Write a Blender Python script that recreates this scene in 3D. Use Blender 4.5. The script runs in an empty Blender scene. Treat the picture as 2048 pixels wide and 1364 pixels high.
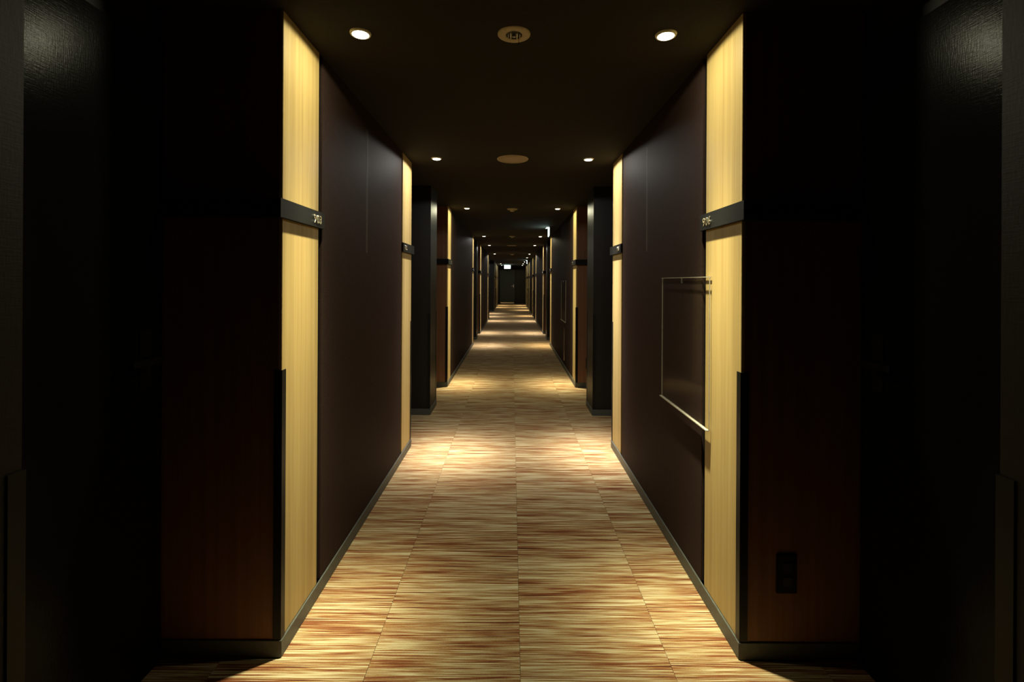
import bpy, bmesh, math, random
from mathutils import Vector, Matrix
random.seed(7)
scene = bpy.context.scene
C = scene.collection

# ------------------------------------------------------------------ camera, world, exposure
CAM_Z = 1.27
cam_d = bpy.data.cameras.new('camera'); cam = bpy.data.objects.new('camera', cam_d); C.objects.link(cam)
cam.location = (0, 0, CAM_Z)
cam.rotation_euler = (math.radians(90), math.radians(-0.30), 0)
cam_d.sensor_width = 36; cam_d.lens = 17.0
cam_d.shift_y = -118.0 / 2048; cam_d.shift_x = 0.0001
cam_d.clip_start = 0.02; cam_d.clip_end = 100
scene.camera = cam
world = bpy.data.worlds.new('world'); scene.world = world; world.use_nodes = True
world.node_tree.nodes['Background'].inputs[0].default_value = (0, 0, 0, 1)
world.node_tree.nodes['Background'].inputs[1].default_value = 0
vs = scene.view_settings
vs.view_transform = 'Standard'; vs.look = 'None'; vs.gamma = 1.0; vs.use_curve_mapping = False
vs.exposure = 0.0
LAMP_W = 530.0         # power of every ceiling downlight

# ------------------------------------------------------------------ dimensions (metres; Y runs down the corridor)
H = 2.184              # ceiling
WX = 0.776             # wall face
AX = 1.19              # back of the door recesses
T = 0.012              # cladding thickness
PW = 0.302             # wood panel width
CH = 0.034             # black channel width
END = 28.0
LX = 0.562             # downlight distance from the centre line
SEG_R = [(-4.5, -0.46), (1.634, 3.725), (5.84, 9.80), (11.85, 15.85), (17.90, 21.95), (23.95, 26.35)]
SEG_L = [(-4.5, -0.46), (1.634, 3.725), (5.84, 9.80), (11.85, 15.85), (20.70, 21.95), (23.95, 26.35)]
PIER_R = [(0.39, 0.768), (4.61, 4.98), (10.63, 11.00), (16.68, 17.05), (22.75, 23.12)]
PIER_L = [(0.39, 0.768), (4.61, 4.98), (10.63, 11.00), (16.30, 16.65), (22.75, 23.12)]

# ------------------------------------------------------------------ materials
def new_mat(name):
    m = bpy.data.materials.new(name); m.use_nodes = True
    nt = m.node_tree
    return m, nt, nt.nodes['Principled BSDF']

def ramp(nt, stops, interp='LINEAR'):
    r = nt.nodes.new('ShaderNodeValToRGB'); r.color_ramp.interpolation = interp
    el = r.color_ramp.elements
    while len(el) < len(stops): el.new(0.5)
    for e, (p, c) in zip(el, stops):
        e.position = p; e.color = (c[0], c[1], c[2], 1)
    return r

def mapped(nt, scale, coord='Object'):
    tc = nt.nodes.new('ShaderNodeTexCoord'); mp = nt.nodes.new('ShaderNodeMapping')
    mp.inputs['Scale'].default_value = scale
    nt.links.new(tc.outputs[coord], mp.inputs['Vector'])
    return mp

def noise(nt, vec, scale=1.0, detail=3.0, rough=0.5):
    n = nt.nodes.new('ShaderNodeTexNoise'); n.inputs['Scale'].default_value = scale
    n.inputs['Detail'].default_value = detail; n.inputs['Roughness'].default_value = rough
    nt.links.new(vec, n.inputs['Vector']); return n

def bump(nt, bsdf, height, strength, dist):
    b = nt.nodes.new('ShaderNodeBump'); b.inputs['Strength'].default_value = strength; b.inputs['Distance'].default_value = dist
    nt.links.new(height, b.inputs['Height']); nt.links.new(b.outputs['Normal'], bsdf.inputs['Normal'])

def plain(name, col, rough=0.5, metal=0.0, spec=0.5, grain=None):
    m, nt, b = new_mat(name)
    b.inputs['Roughness'].default_value = rough; b.inputs['Metallic'].default_value = metal
    b.inputs['Specular IOR Level'].default_value = spec
    sc = grain or (60, 60, 60)
    n = noise(nt, mapped(nt, sc).outputs['Vector'], 1.0, 3.0)
    r = ramp(nt, [(0.25, [c * 0.85 for c in col]), (0.75, [min(1, c * 1.15) for c in col])])
    nt.links.new(n.outputs['Fac'], r.inputs['Fac']); nt.links.new(r.outputs['Color'], b.inputs['Base Color'])
    return m

def emit(name, col, strength):
    m, nt, b = new_mat(name)
    b.inputs['Base Color'].default_value = (*[0.6 * c for c in col], 1)
    b.inputs['Emission Color'].default_value = (*col, 1); b.inputs['Emission Strength'].default_value = strength
    return m

def mat_carpet():
    m, nt, b = new_mat('striped_carpet')
    L = nt.links.new
    tc = nt.nodes.new('ShaderNodeTexCoord'); oi = nt.nodes.new('ShaderNodeObjectInfo')
    off = nt.nodes.new('ShaderNodeVectorMath'); off.operation = 'SCALE'
    off.inputs[0].default_value = (3.7, 9.1, 5.3); L(oi.outputs['Random'], off.inputs['Scale'])
    add = nt.nodes.new('ShaderNodeVectorMath'); add.operation = 'ADD'
    L(tc.outputs['Object'], add.inputs[0]); L(off.outputs[0], add.inputs[1])
    def mp(s):
        n = nt.nodes.new('ShaderNodeMapping'); n.inputs['Scale'].default_value = s; L(add.outputs[0], n.inputs['Vector']); return n.outputs['Vector']
    fine = noise(nt, mp((4.2, 235, 1)), 1.0, 3.0, 0.62)       # yarn lines across the corridor
    broad = noise(nt, mp((2.2, 34, 1)), 1.0, 2.0, 0.5)        # bands of rust among the sand
    fuzz = noise(nt, mp((420, 420, 420)), 1.0, 1.0)
    s1 = nt.nodes.new('ShaderNodeMath'); s1.operation = 'MULTIPLY_ADD'; L(broad.outputs['Fac'], s1.inputs[0])
    s1.inputs[1].default_value = 0.34; L(fine.outputs['Fac'], s1.inputs[2])
    s2 = nt.nodes.new('ShaderNodeMath'); s2.operation = 'MULTIPLY_ADD'; L(fuzz.outputs['Fac'], s2.inputs[0])
    s2.inputs[1].default_value = 0.10; L(s1.outputs[0], s2.inputs[2])
    r = ramp(nt, [(0.52, (0.034, 0.010, 0.005)), (0.60, (0.125, 0.037, 0.016)), (0.67, (0.180, 0.076, 0.028)),
                  (0.725, (0.240, 0.155, 0.064)), (0.79, (0.325, 0.262, 0.145)), (0.90, (0.44, 0.385, 0.245))])
    L(s2.outputs[0], r.inputs['Fac']); L(r.outputs['Color'], b.inputs['Base Color'])
    b.inputs['Roughness'].default_value = 0.95; b.inputs['Specular IOR Level'].default_value = 0.1
    bump(nt, b, s2.outputs[0], 0.5, 0.004)
    return m

def mat_wood(name, stops):
    m, nt, b = new_mat(name)
    L = nt.links.new
    a = noise(nt, mapped(nt, (38, 38, 0.55)).outputs['Vector'], 1.0, 4.0, 0.6)
    f = noise(nt, mapped(nt, (210, 210, 4)).outputs['Vector'], 1.0, 2.0, 0.5)
    mx = nt.nodes.new('ShaderNodeMath'); mx.operation = 'MULTIPLY_ADD'; L(f.outputs['Fac'], mx.inputs[0])
    mx.inputs[1].default_value = 0.35; L(a.outputs['Fac'], mx.inputs[2])
    r = ramp(nt, stops)
    L(mx.outputs[0], r.inputs['Fac']); L(r.outputs['Color'], b.inputs['Base Color'])
    b.inputs['Roughness'].default_value = 0.55; b.inputs['Specular IOR Level'].default_value = 0.25
    return m

def mat_wallpaper(name, col, rough, spec):
    m, nt, b = new_mat(name)
    L = nt.links.new
    v = noise(nt, mapped(nt, (30, 30, 330)).outputs['Vector'], 1.0, 3.0, 0.6)
    h = noise(nt, mapped(nt, (260, 260, 40)).outputs['Vector'], 1.0, 2.0, 0.6)
    mx = nt.nodes.new('ShaderNodeMath'); mx.operation = 'MULTIPLY_ADD'; L(h.outputs['Fac'], mx.inputs[0])
    mx.inputs[1].default_value = 0.7; L(v.outputs['Fac'], mx.inputs[2])
    r = ramp(nt, [(0.5, [c * 0.8 for c in col]), (1.15, [c * 1.25 for c in col])])
    L(mx.outputs[0], r.inputs['Fac']); L(r.outputs['Color'], b.inputs['Base Color'])
    b.inputs['Roughness'].default_value = rough; b.inputs['Specular IOR Level'].default_value = spec
    bump(nt, b, mx.outputs[0], 0.35, 0.0008)
    return m

M = {}
M['carpet'] = mat_carpet()
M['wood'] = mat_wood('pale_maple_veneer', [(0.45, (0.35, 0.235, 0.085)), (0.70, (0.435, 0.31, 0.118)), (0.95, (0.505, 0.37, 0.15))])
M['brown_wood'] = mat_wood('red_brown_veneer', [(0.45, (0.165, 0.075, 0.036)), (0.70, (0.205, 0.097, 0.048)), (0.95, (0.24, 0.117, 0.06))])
M['paper'] = mat_wallpaper('brown_wallpaper', (0.031, 0.0185, 0.015), 0.68, 0.03)
M['dark_paper'] = mat_wallpaper('charcoal_wallpaper', (0.012, 0.0105, 0.009), 0.45, 0.22)
M['door'] = mat_wallpaper('black_door_laminate', (0.005, 0.0048, 0.0044), 0.22, 0.04)
M['ceiling'] = plain('dark_brown_ceiling_paint', (0.025, 0.021, 0.017), 0.9, 0, 0.2)
M['base'] = plain('grey_green_skirting_vinyl', (0.068, 0.074, 0.063), 0.5, 0, 0.4)
M['black'] = plain('black_trim', (0.008, 0.008, 0.007), 0.4, 0, 0.2)
M['arm'] = plain('arm_metal_painted_glint', (0.90, 0.86, 0.74), 0.4)  # lamp reflections on the metal frame arms, put in as a pale colour
M['sign'] = plain('black_ribbed_sign', (0.009, 0.009, 0.0075), 0.55, 0, 0.10, (8, 8, 500))
M['chrome'] = plain('polished_nickel', (0.82, 0.80, 0.74), 0.16, 1.0)
M['steel'] = plain('dull_steel', (0.45, 0.45, 0.43), 0.35, 1.0)
M['cream'] = plain('cream_plastic', (0.50, 0.41, 0.28), 0.6)
M['grille'] = plain('speaker_mesh', (0.40, 0.31, 0.22), 0.8, 0, 0.3, (500, 500, 500))
M['cup'] = plain('dark_recess', (0.006, 0.005, 0.004), 0.5)
M['brass'] = plain('pale_brass', (0.85, 0.70, 0.42), 0.25, 1.0)
M['ring'] = plain('white_trim_ring', (0.75, 0.72, 0.60), 0.45)
M['lens'] = emit('lit_lamp_lens', (1.0, 0.97, 0.84), 11.0)
M['exit'] = emit('lit_exit_panel', (0.70, 1.0, 0.93), 14.0)
M['case'] = plain('white_sign_case', (0.55, 0.58, 0.57), 0.5)
M['fire_door'] = plain('dark_door_painted_glow', (0.012, 0.022, 0.020), 0.6)  # green glow of the exit sign is put into the door colour
M['edge'] = plain('frosted_acrylic_edge', (0.36, 0.33, 0.26), 0.25)
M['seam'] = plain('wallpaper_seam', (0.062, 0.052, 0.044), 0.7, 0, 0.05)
M['gloss'] = plain('polished_metal', (0.34, 0.31, 0.26), 0.12, 1.0)

def mat_acrylic():
    m, nt, b = new_mat('clear_acrylic')
    out = nt.nodes['Material Output']
    tr = nt.nodes.new('ShaderNodeBsdfTransparent'); tr.inputs[0].default_value = (0.99, 0.99, 0.985, 1)
    gl = nt.nodes.new('ShaderNodeBsdfGlossy'); gl.inputs['Roughness'].default_value = 0.05
    fr = nt.nodes.new('ShaderNodeFresnel'); fr.inputs['IOR'].default_value = 1.35
    ml = nt.nodes.new('ShaderNodeMath'); ml.operation = 'MULTIPLY'; ml.inputs[1].default_value = 0.02
    mx = nt.nodes.new('ShaderNodeMixShader')
    nt.links.new(fr.outputs[0], ml.inputs[0]); nt.links.new(ml.outputs[0], mx.inputs[0])
    nt.links.new(tr.outputs[0], mx.inputs[1]); nt.links.new(gl.outputs[0], mx.inputs[2])
    nt.links.new(mx.outputs[0], out.inputs['Surface'])
    nt.nodes.remove(b)
    return m
M['acrylic'] = mat_acrylic()

# ------------------------------------------------------------------ mesh helpers
def add_box(bm, x0, x1, y0, y1, z0, z1):
    x0, x1 = min(x0, x1), max(x0, x1); y0, y1 = min(y0, y1), max(y0, y1)
    v = [bm.verts.new(p) for p in ((x0,y0,z0),(x1,y0,z0),(x1,y1,z0),(x0,y1,z0),(x0,y0,z1),(x1,y0,z1),(x1,y1,z1),(x0,y1,z1))]
    for f in ((0,3,2,1),(4,5,6,7),(0,1,5,4),(1,2,6,5),(2,3,7,6),(3,0,4,7)): bm.faces.new([v[i] for i in f])

def add_prism(bm, pts, z0, z1):
    """outline in x,y extruded up z"""
    n = len(pts)
    a = [bm.verts.new((x, y, z0)) for x, y in pts]; b = [bm.verts.new((x, y, z1)) for x, y in pts]
    bm.faces.new(a[::-1]); bm.faces.new(b)
    for i in range(n): bm.faces.new((a[i], a[(i+1) % n], b[(i+1) % n], b[i]))

def add_lathe(bm, prof, n=32, close=True):
    """profile of (r, z) turned about z"""
    rings = []
    for r, z in prof:
        if r < 1e-6: rings.append([bm.verts.new((0, 0, z))])
        else: rings.append([bm.verts.new((r*math.cos(2*math.pi*k/n), r*math.sin(2*math.pi*k/n), z)) for k in range(n)])
    for a, b in zip(rings, rings[1:]):
        for k in range(n):
            k2 = (k+1) % n
            if len(a) == 1 and len(b) == 1: continue
            if len(a) == 1: bm.faces.new((a[0], b[k2], b[k]))
            elif len(b) == 1: bm.faces.new((a[k], a[k2], b[0]))
            else: bm.faces.new((a[k], a[k2], b[k2], b[k]))

def obj(name, bm, mat, parent=None, bevel=0.0, smooth=False):
    bmesh.ops.recalc_face_normals(bm, faces=bm.faces)
    if bevel:
        bmesh.ops.bevel(bm, geom=list(bm.edges), offset=bevel, segments=2, affect='EDGES', clamp_overlap=True)
    if smooth:
        for f in bm.faces: f.smooth = True
    me = bpy.data.meshes.new(name); bm.to_mesh(me); bm.free()
    me.materials.append(M[mat])
    o = bpy.data.objects.new(name, me); C.objects.link(o)
    if parent: o.parent = parent
    return o

def box(name, mat, x0, x1, y0, y1, z0, z1, parent=None, bevel=0.0):
    bm = bmesh.new(); add_box(bm, x0, x1, y0, y1, z0, z1)
    return obj(name, bm, mat, parent, bevel)

def tag(o, label, cat, group=None):
    o['label'] = label; o['category'] = cat
    if group: o['group'] = group
    return o

def struct(o, label=None):
    o['kind'] = 'structure'
    if label: o['label'] = label
    return o

def thing(name, label, cat, loc=(0, 0, 0), group=None):
    o = bpy.data.objects.new(name, None); o.empty_display_size = 0.1; C.objects.link(o); o.location = loc
    return tag(o, label, cat, group)

ORD = ['nearest', 'second', 'third', 'fourth', 'fifth', 'sixth', 'seventh', 'eighth', 'ninth', 'tenth', 'eleventh']

# ------------------------------------------------------------------ floor of carpet tiles, ceiling
floor = struct(box('floor', 'cup', -4.2, 1.5, -4.7, END + 0.3, -0.06, -0.0075), 'corridor floor laid with striped rust and sand carpet tiles')
TS = 0.5
SEAMS = [-1.466, -0.966, -0.466, 0.034, 0.534, 1.034]
tile_mesh = None
def in_alcove(side, y0, y1):
    segs = SEG_L if side < 0 else SEG_R
    piers = PIER_L if side < 0 else PIER_R
    cov = sum(max(0, min(y1, b) - max(y0, a)) for a, b in segs + piers)
    return cov < (y1 - y0) - 0.02
y = 0.30
count = 0
while y < END:
    for x in SEAMS:
        if x < -0.97 and not in_alcove(-1, y, y + TS): continue
        if x > 1.0 and not in_alcove(1, y, y + TS): continue
        if tile_mesh is None:
            t = box('carpet_tile', 'carpet', 0.0006, TS - 0.0006, 0.0003, TS - 0.0003, -0.0075, 0, floor); tile_mesh = t.data
        else:
            t = bpy.data.objects.new('carpet_tile', tile_mesh); C.objects.link(t); t.parent = floor
        t.location = (x, y, 0); count += 1
    y += TS
# the lift lobby behind the left wall and the stretch behind the viewer, too far off to tell tiles apart
lob = box('lobby_carpet', 'carpet', -4.1, -1.467, 15.9, 21.0, -0.0075, -0.0005, floor)
bk = box('carpet_strip', 'carpet', -1.3, 1.3, -4.6, 0.299, -0.0075, -0.0005, floor)
ceil = struct(box('ceiling', 'ceiling', -4.2, 1.5, -4.7, END + 0.3, H, H + 0.1), 'dark brown corridor ceiling')

# ------------------------------------------------------------------ walls
def X(s, v): return s * v
def guard(parent, s, y, d):
    """black L-shaped corner guard at the wall corner (s*WX, y); d = +1 when the wall runs on to larger y"""
    w, p = 0.025, 0.003
    bm = bmesh.new()
    pts = [(WX - p, y - d*p), (WX + w, y - d*p), (WX + w, y), (WX, y), (WX, y + d*w), (WX - p, y + d*w)]
    add_prism(bm, [(s*a, b) for a, b in pts], 0.06, 0.968)
    obj('corner_guard', bm, 'black', parent)

def baseboard(s, y0, y1):
    """U-shaped skirting round the two corners of a wall block"""
    p, h = 0.006, 0.058
    bm = bmesh.new()
    pts = [(AX, y0 - p), (WX - p, y0 - p), (WX - p, y1 + p), (AX, y1 + p), (AX, y1), (WX, y1), (WX, y0), (AX, y0)]
    add_prism(bm, [(s*a, b) for a, b in pts], 0.0, h)
    o = obj('baseboard_left' if s < 0 else 'baseboard_right', bm, 'base', None, 0.0015)
    struct(o, 'grey-green skirting along the foot of the wall')

def wall_block(s, y0, y1, wood0=True, wood1=True):
    nm = 'wall_left' if s < 0 else 'wall_right'
    core = box(nm, 'black', X(s, WX + T), X(s, AX - 0.001), y0 + T, y1 - T, 0, H)
    struct(core, 'brown papered corridor wall with pale wood ends')
    a, b = y0, y1
    for wood, ye, d in ((wood0, y0, 1), (wood1, y1, -1)):
        if wood:
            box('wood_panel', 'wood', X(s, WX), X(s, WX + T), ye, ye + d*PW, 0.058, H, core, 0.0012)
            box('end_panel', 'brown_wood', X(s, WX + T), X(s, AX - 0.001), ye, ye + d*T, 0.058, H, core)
            box('channel_strip', 'black', X(s, WX + T - 0.004), X(s, WX + T), ye + d*PW, ye + d*(PW + CH), 0.058, H, core)
            guard(core, s, ye, d)
        else:
            box('end_panel', 'dark_paper', X(s, WX), X(s, AX - 0.001), ye, ye + d*T, 0.058, H, core)
    a = y0 + (PW + CH if wood0 else T); b = y1 - (PW + CH if wood1 else T)
    box('wallpaper', 'paper', X(s, WX), X(s, WX + T), a, b, 0.058, H, core, 0.001)
    baseboard(s, y0, y1)
    return core

def pier(s, y0, y1):
    nm = 'wall_left' if s < 0 else 'wall_right'
    o = struct(box(nm, 'dark_paper', X(s, WX), X(s, AX - 0.001), y0, y1, 0, H, None, 0.001), 'narrow charcoal wall pier between two door recesses')
    guard(o, s, y0, 1); guard(o, s, y1, -1)
    baseboard(s, y0, y1)
    return o

walls = {}
for s, segs, piers in ((-1, SEG_L, PIER_L), (1, SEG_R, PIER_R)):
    for i, (a, b) in enumerate(segs):
        walls[(s, i)] = wall_block(s, a, b, wood0=not (s < 0 and i == 4))
    for a, b in piers: pier(s, a, b)

# back walls of the door recesses
struct(box('wall_right', 'dark_paper', AX, AX + 0.12, -4.6, END, 0, H), 'charcoal wall behind the door recesses on the right')
struct(box('wall_left', 'dark_paper', -AX - 0.12, -AX, -4.6, 16.6, 0, H), 'charcoal wall behind the door recesses on the left')
struct(box('wall_left', 'dark_paper', -AX - 0.12, -AX, 20.72, END, 0, H), 'charcoal wall behind the far door recesses on the left')
struct(box('wall_lobby', 'dark_paper', -4.1, -4.0, 16.5, 20.82, 0, H), 'dark wall across the side lobby')
struct(box('wall_lobby', 'dark_paper', -4.0, -AX - 0.12, 16.5, 16.6, 0, H), 'dark near wall of the side lobby')
struct(box('wall_lobby', 'dark_paper', -4.0, -AX - 0.12, 20.72, 20.82, 0, H), 'dark far wall of the side lobby')
struct(box('wall_back', 'dark_paper', -AX - 0.12, AX + 0.12, END, END + 0.12, 0, H), 'charcoal wall closing the far end of the corridor')
struct(box('wall_front', 'dark_paper', -AX - 0.12, AX + 0.12, -4.7, -4.6, 0, H), 'charcoal wall behind the viewer')

# wallpaper seams and a scuff that catch the light (left and right near walls)
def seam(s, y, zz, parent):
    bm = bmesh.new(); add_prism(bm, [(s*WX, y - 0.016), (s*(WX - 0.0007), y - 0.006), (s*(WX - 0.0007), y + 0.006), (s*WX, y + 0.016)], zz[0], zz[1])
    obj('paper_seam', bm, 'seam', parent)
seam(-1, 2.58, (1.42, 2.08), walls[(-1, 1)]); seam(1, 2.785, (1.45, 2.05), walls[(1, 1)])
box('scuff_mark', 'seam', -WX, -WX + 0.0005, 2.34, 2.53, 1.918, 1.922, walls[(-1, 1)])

# ------------------------------------------------------------------ doors in the recesses
nd = 0
def room_door(s, y0, y1):
    global nd
    nd += 1
    yc = (y0 + y1) / 2; w = 0.39
    d = box(f'door_{nd}', 'door', X(s, AX - 0.028), X(s, AX), yc - w, yc + w, 0.004, 2.03, None, 0.002)
    struct(d, 'black room door at the back of its recess')
    for yy in (yc - w - 0.036, yc + w + 0.002):
        box('door_frame', 'black', X(s, AX - 0.014), X(s, AX), yy, yy + 0.034, 0, 2.07, d)
    box('door_frame', 'black', X(s, AX - 0.014), X(s, AX), yc - w - 0.002, yc + w + 0.002, 2.034, 2.07, d)
    bm = bmesh.new()                                           # lever handle: plate, neck and lever in one casting
    add_box(bm, X(s, AX - 0.034), X(s, AX - 0.028), yc + w - 0.085, yc + w - 0.04, 0.93, 1.11)
    add_box(bm, X(s, AX - 0.072), X(s, AX - 0.034), yc + w - 0.072, yc + w - 0.054, 1.01, 1.028)
    add_box(bm, X(s, AX - 0.084), X(s, AX - 0.070), yc + w - 0.175, yc + w - 0.054, 1.009, 1.029)
    obj('door_handle', bm, 'black', d)
ALC = [(-0.46, 0.39), (0.768, 1.634), (3.725, 4.61), (4.98, 5.84), (9.80, 10.63), (11.0, 11.85)]
for a, b in ALC:
    for s in (-1, 1): room_door(s, a, b)
for a, b in ((21.95, 22.75), (23.12, 23.95)):
    for s in (-1, 1): room_door(s, a, b)
for a, b in ((15.85, 16.68), (17.05, 17.90)): room_door(1, a, b)

# ------------------------------------------------------------------ far end door
fd = struct(box('door_end', 'fire_door', -0.69, 0.16, END - 0.045, END, 0.03, 2.00, None, 0.003), 'dark fire door closing the far end, tinted with green sign glow')
box('door_frame', 'black', -0.74, -0.69, END - 0.03, END, 0, 2.05, fd); box('door_frame', 'black', 0.16, 0.21, END - 0.03, END, 0, 2.05, fd)
box('door_frame', 'black', -0.69, 0.16, END - 0.03, END, 2.0, 2.05, fd)
box('kick_plate', 'chrome', -0.66, 0.13, END - 0.049, END - 0.045, 0.035, 0.09, fd)
bm = bmesh.new()
add_box(bm, 0.075, 0.12, END - 0.052, END - 0.045, 0.95, 1.12); add_box(bm, 0.088, 0.106, END - 0.1, END - 0.052, 1.03, 1.05); add_box(bm, -0.03, 0.106, END - 0.112, END - 0.098, 1.03, 1.05)
obj('door_handle', bm, 'steel', fd)

# ------------------------------------------------------------------ downlights
def lamp_data(col, name, w):
    ld = bpy.data.lights.new(name, 'SPOT'); ld.energy = w; ld.color = col
    ld.spot_size = math.radians(171); ld.spot_blend = 0.07; ld.shadow_soft_size = 0.016
    ld.use_nodes = True; nt = ld.node_tree; L = nt.links.new
    em = nt.nodes['Emission']
    tc = nt.nodes.new('ShaderNodeTexCoord'); sp = nt.nodes.new('ShaderNodeSeparateXYZ'); L(tc.outputs['Normal'], sp.inputs[0])
    def mth(op, a, b=None):
        n = nt.nodes.new('ShaderNodeMath'); n.operation = op
        for i, v in enumerate((a, b)):
            if v is None: continue
            if isinstance(v, (int, float)): n.inputs[i].default_value = v
            else: L(v, n.inputs[i])
        return n.outputs[0]
    t = mth('SUBTRACT', 1.0, mth('ABSOLUTE', sp.outputs[2]))    # 1 - cos(angle off the beam axis)
    def lobe(k, w): return mth('MULTIPLY', mth('EXPONENT', mth('MULTIPLY', t, -1 / w)), k)
    L(mth('ADD', mth('ADD', lobe(1.05, 0.016), lobe(0.085, 0.07)), lobe(0.026, 0.8)), em.inputs['Strength'])
    return ld

lens_proto = None
ring_mesh = lens_mesh = None
def downlight(x, y, col, aim, label, w=1.0):
    global ring_mesh, lens_mesh
    t = thing('downlight', label, 'ceiling light', (x, y, H), 'recessed corridor downlights')
    if ring_mesh is None:
        bm = bmesh.new(); add_lathe(bm, [(0.0275, 0.0), (0.0275, -0.006), (0.033, -0.008), (0.037, -0.006), (0.039, -0.002), (0.039, 0.0)], 40)
        r = obj('trim_ring', bm, 'ring', t, 0, True); ring_mesh = r.data
        bm = bmesh.new(); add_lathe(bm, [(0, -0.0125), (0.011, -0.0122), (0.021, -0.0112), (0.027, -0.009), (0.027, 0), (0, 0)], 40)
        l = obj('lamp_lens', bm, 'lens', t); lens_mesh = l.data
    else:
        for n, me in (('trim_ring', ring_mesh), ('lamp_lens', lens_mesh)):
            o = bpy.data.objects.new(n, me); C.objects.link(o); o.parent = t
    ld = lamp_data(col, 'downlight_beam', LAMP_W * w)
    lo = bpy.data.objects.new('downlight_beam', ld); C.objects.link(lo); lo.parent = t
    lo.location = (0, 0, -0.024)
    d = Vector((aim[0], aim[1], -H))
    lo.rotation_euler = d.to_track_quat('-Z', 'Y').to_euler()

YEL = (1.0, 0.95, 0.63); WHT = (1.0, 0.97, 0.89); ORA = (1.0, 0.90, 0.60)
LY = [1.78, 3.58, 5.99, 9.65, 12.0, 15.7, 18.05, 21.8, 24.1, 26.2]
pw = [1.0, 1.85, 1.4, 1.2, 1.3, 1.3, 1.3, 1.3, 1.3, 1.3]
cl = [YEL, WHT, YEL, WHT, WHT, WHT, WHT, WHT, ORA, ORA]
cr = [YEL, WHT, YEL, ORA, WHT, WHT, ORA, ORA, ORA, ORA]
al = [(-0.15, 0.0), (0.10, -0.02), (-0.08, 0.0), (0.08, -0.02), (-0.05, 0), (0, 0), (0, 0), (0, 0), (0, 0), (0, 0)]
ar = [(0.17, 0.04), (0.08, 0.03), (0.03, 0.0), (0.08, 0.02), (-0.06, 0), (0, 0), (0, 0), (0, 0), (0, 0), (0, 0)]
k = 0
for i, yy in enumerate(LY):
    downlight(LX, yy, cr[i], ar[i], f'round recessed downlight over the right wall, {ORD[i]} from the viewer', pw[i])
    if i not in (6, 7):
        downlight(-LX, yy, cl[i], al[i], f'round recessed downlight over the left wall, {ORD[k]} from the viewer', pw[i]); k += 1
downlight(-1.05, 17.7, WHT, (0.25, 0), 'round recessed downlight in the side lobby, nearer of the two', 1.2)
downlight(-1.05, 19.4, WHT, (0.25, 0), 'round recessed downlight in the side lobby, farther of the two', 1.2)

# ------------------------------------------------------------------ things on the ceiling
def sprinkler(y):
    t = thing('sprinkler_head', 'recessed sprinkler head with cream ring and hanging cord, nearest on the ceiling', 'sprinkler', (0.003, y, H))
    bm = bmesh.new(); add_lathe(bm, [(0.030, 0), (0.030, -0.004), (0.034, -0.006), (0.055, -0.005), (0.0605, -0.002), (0.0605, 0)], 48)
    obj('escutcheon', bm, 'cream', t, 0, True)
    bm = bmesh.new(); add_lathe(bm, [(0, -0.0005), (0.030, -0.0005), (0.030, -0.003), (0.029, -0.003), (0.029, -0.001), (0, -0.001)], 40)
    obj('recess_cup', bm, 'cup', t)
    for x, w, hh in ((-0.0115, 0.0017, 0.021), (0.0113, 0.0019, 0.021), (-0.021, 0.0011, 0.014), (0.0215, 0.0011, 0.014)):
        bm = bmesh.new()
        ly = 0.021 if hh > 0.02 else 0.012
        add_box(bm, x - w, x + w, -ly, ly, -0.0085, -0.0012)
        obj('frame_arm', bm, 'arm', t, 0.0006)
    bm = bmesh.new(); add_lathe(bm, [(0, -0.012), (0.006, -0.012), (0.007, -0.0105), (0.004, -0.006), (0.004, -0.0012), (0, -0.0012)], 20)
    obj('plug', bm, 'steel', t, 0, True)
    bm = bmesh.new(); add_box(bm, 0.0165, 0.0180, -0.021, -0.0195, -0.045, -0.003)
    add_box(bm, 0.0158, 0.0187, -0.0217, -0.0188, -0.052, -0.045)
    obj('pull_cord', bm, 'cup', t)
sprinkler(1.783)

def speaker(y, x, label):
    t = thing('ceiling_speaker', label, 'speaker', (x, y, H), 'round ceiling speakers')
    bm = bmesh.new(); add_lathe(bm, [(0.110, 0), (0.110, -0.005), (0.1135, -0.006), (0.116, -0.003), (0.116, 0)], 56)
    obj('rim', bm, 'cream', t, 0, True)
    bm = bmesh.new(); add_lathe(bm, [(0, -0.0062), (0.06, -0.0058), (0.110, -0.0045), (0.110, 0)], 56)
    obj('grille', bm, 'grille', t, 0, True)
speaker(3.59, 0.001, 'flat round tan ceiling speaker, larger disc between the second pair of downlights')
speaker(12.1, -0.01, 'flat round tan ceiling speaker far down the corridor')

def detector(y, r, label, x=0.0):
    t = thing('smoke_detector', label, 'smoke detector', (x, y, H), 'ceiling smoke detectors')
    bm = bmesh.new(); add_lathe(bm, [(0, 0), (r, 0), (r, -0.006), (r * 0.92, -0.012), (r * 0.5, -0.015), (0, -0.015)], 40)
    obj('base_plate', bm, 'cream', t, 0, True)
    bm = bmesh.new(); add_lathe(bm, [(r * 0.36, -0.015), (r * 0.36, -0.022), (r * 0.42, -0.024), (r * 0.42, -0.030), (r * 0.3, -0.034), (0, -0.034)], 32)
    obj('sensor_dome', bm, 'cream', t, 0, True)
detector(6.03, 0.066, 'cream smoke detector with a small dome between the third pair of downlights')
detector(9.65, 0.060, 'small smoke detector between the fourth pair of downlights')
detector(15.84, 0.075, 'tiny far smoke detector between the sixth pair of downlights')

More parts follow.
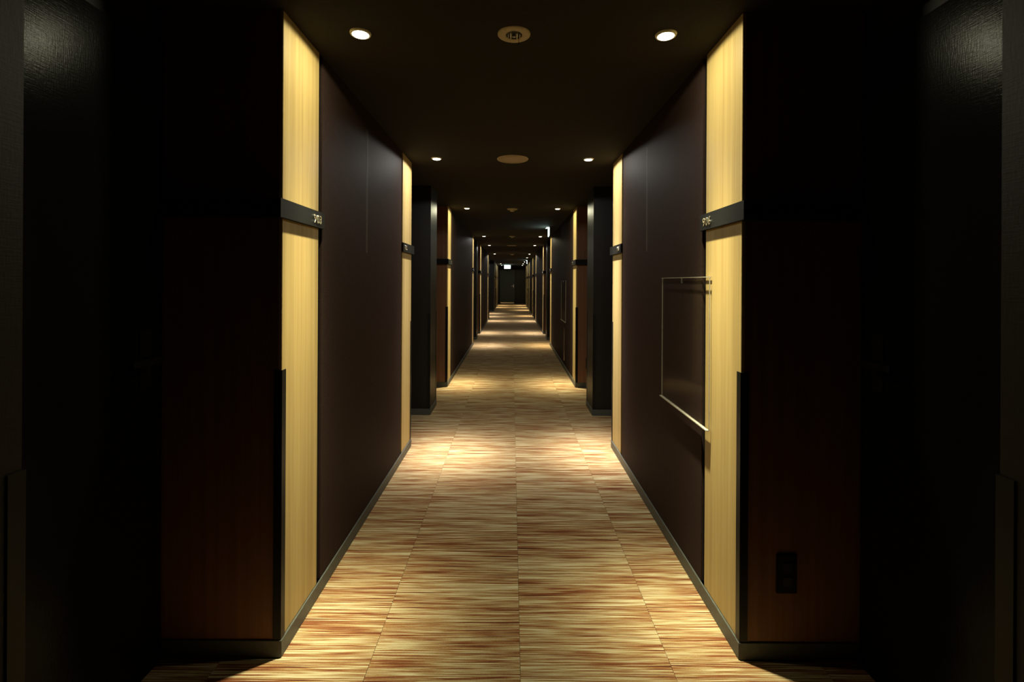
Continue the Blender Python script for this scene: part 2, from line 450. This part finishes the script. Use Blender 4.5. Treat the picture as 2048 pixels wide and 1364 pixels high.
def exit_sign(x, y, facing, label):
    """facing 'v' = towards the viewer, 'l' = towards the left wall"""
    t = thing('exit_sign', label, 'exit sign', (x, y, H), 'lit exit signs')
    if facing == 'v':
        box('sign_case', 'case', -0.17, 0.17, 0.0, 0.03, -0.20, -0.008, t, 0.002)
        box('lit_panel', 'exit', -0.163, 0.163, -0.004, 0.0, -0.193, -0.015, t)
        box('mounting_plate', 'case', -0.10, 0.10, -0.01, 0.04, -0.008, 0, t)
    else:
        box('sign_case', 'cup', 0.0, 0.014, 0.0, 0.24, -0.150, -0.008, t, 0.002)
        box('lit_panel', 'exit', -0.004, 0.0, 0.004, 0.236, -0.146, -0.014, t)
        box('mounting_plate', 'case', -0.05, 0.025, 0.02, 0.26, -0.008, 0, t)
exit_sign(-0.25, 26.0, 'v', 'glowing white-green exit sign above the far end door')
exit_sign(0.612, 7.95, 'l', 'lit exit sign seen edge-on under the ceiling by the right wall, nearer one')
exit_sign(0.625, 20.1, 'l', 'lit exit sign seen edge-on under the ceiling, far down the right side')

# ------------------------------------------------------------------ room number signs wrapping the wall corners
glyphs = {}
def glyph(ch):
    if ch not in glyphs:
        cu = bpy.data.curves.new('digit_curve', 'FONT'); cu.body = ch; cu.size = 0.046; cu.extrude = 0.0016
        cu.bevel_depth = 0.0006; cu.bevel_resolution = 2; cu.align_x = 'CENTER'
        tmp = bpy.data.objects.new('digit_tmp', cu); C.objects.link(tmp)
        dg = bpy.context.evaluated_depsgraph_get(); dg.update()
        me = bpy.data.meshes.new_from_object(tmp.evaluated_get(dg)); me.name = 'digit'
        me.materials.clear(); me.materials.append(M['chrome'])
        bpy.data.objects.remove(tmp); bpy.data.curves.remove(cu)
        glyphs[ch] = me
    return glyphs[ch]

def room_sign(s, ye, d, text, label):
    """ye = corner of the wall, d = +1 when the wall runs on to larger y; a bar folded round the corner"""
    p, q = 0.014, 0.043
    t = thing('room_sign', label, 'room sign', (s * WX, ye, 1.48), 'room number signs on the corners')
    bm = bmesh.new()
    pts = [(-p, -d*q), (AX - WX - 0.03, -d*q), (AX - WX - 0.03, -d*0.0005), (-0.0005, -d*0.0005), (-0.0005, d*(PW + CH - 0.004)), (-p, d*(PW + CH - 0.004))]
    add_prism(bm, [(s*a, b) for a, b in pts], 0, 0.064)
    obj('sign_bar', bm, 'sign', t, 0.0008)
    if text:
        n = len(text); adv = 0.0265
        y_c = d * (PW - 0.045)
        for i, ch in enumerate(text):
            o = bpy.data.objects.new('digit', glyph(ch)); C.objects.link(o); o.parent = t
            off = (i - (n - 1) / 2) * adv
            yy = y_c + (off if s < 0 else -off)
            if s > 0: R = Matrix(((0, 0, -1), (-1, 0, 0), (0, 1, 0)))
            else: R = Matrix(((0, 0, 1), (1, 0, 0), (0, 1, 0)))
            o.rotation_euler = R.to_euler()
            o.location = (-s * (p + 0.0012), yy, 0.0155)

names = {(-1, 1): ('903', '905'), (1, 1): ('906', '908'), (-1, 2): ('907', '909'), (1, 2): ('910', '912'), (-1, 3): ('911', '913'), (1, 3): ('914', '916'),
         (1, 4): ('918', '920'), (-1, 4): (None, '915'), (-1, 5): ('917', '919'), (1, 5): ('922', '924')}
SIDE = {-1: 'left', 1: 'right'}
idx = {-1: 0, 1: 0}
for i in range(1, 6):
    for s in (-1, 1):
        a, b = (SEG_L if s < 0 else SEG_R)[i]
        n0, n1 = names[(s, i)]
        for ye, d, n in ((a, 1, n0), (b, -1, n1)):
            if n is None: continue
            room_sign(s, ye, d, n, f'black room sign bar with metal digits on the {SIDE[s]} wall, {ORD[idx[s]]} from the viewer'); idx[s] += 1

# ------------------------------------------------------------------ clear boards on the right wall
def acrylic_board(y0, y1, label):
    t = thing('acrylic_board', label, 'wall board', (WX, y0, 0.695), 'clear notice boards on the right wall')
    w = y1 - y0; h = 0.60; x0, x1 = -0.0115, -0.0075
    box('clear_sheet', 'acrylic', x0, x1, 0.003, w - 0.003, 0.004, h - 0.003, t)
    box('top_rail', 'edge', x0 - 0.004, x0 - 0.001, 0, w, h - 0.003, h, t)
    box('top_rail', 'edge', x1 + 0.001, x1 + 0.004, 0, w, h - 0.003, h, t)
    box('bottom_rail', 'edge', x0 - 0.010, x1, 0, w, 0.0, 0.004, t)
    box('side_edge', 'edge', x0, x1, w - 0.0025, w, 0.004, h - 0.003, t)
    box('side_edge', 'edge', x0, x1, 0, 0.0012, 0.004, h - 0.003, t)
    bm = bmesh.new(); add_box(bm, x0 - 0.005, x0, w * 0.5 - 0.006, w * 0.5 + 0.006, h - 0.026, h - 0.003)
    obj('clip', bm, 'steel', t, 0.001)
acrylic_board(1.873, 2.462, 'clear acrylic notice board overlapping the near wood panel on the right wall')
acrylic_board(6.88, 7.50, 'clear acrylic notice board on the farther stretch of right wall')

# rounded glossy bar below the farther board
t = thing('wall_bar', 'short glossy vertical bar low on the right wall beneath the farther clear board', 'wall bar', (WX, 7.12, 0))
bm = bmesh.new()
add_prism(bm, [(-0.012 * math.sin(math.pi * k / 10), 0.02 * math.cos(math.pi * k / 10)) for k in range(11)], 0.12, 0.60)
obj('bar_body', bm, 'gloss', t)
for z in (0.115, 0.60):
    box('end_cap', 'black', -0.013, 0, -0.021, 0.021, z, z + 0.006, t)

# ------------------------------------------------------------------ sockets on the faces of the right wall ends
def socket(y, label):
    t = thing('wall_socket', label, 'power socket', (0.931, y, 0.291), 'black sockets on wood wall ends')
    box('cover_plate', 'black', -0.034, 0.034, -0.008, 0, -0.065, 0.065, t, 0.002)
    for z in (-0.024, 0.024):
        box('outlet', 'cup', -0.016, 0.016, -0.0105, -0.008, z - 0.016, z + 0.016, t, 0.001)
socket(1.634, 'black power socket on the near wood wall end at the lower right')
socket(5.84, 'black power socket half hidden behind the charcoal pier on the right')
print('carpet tiles', count)
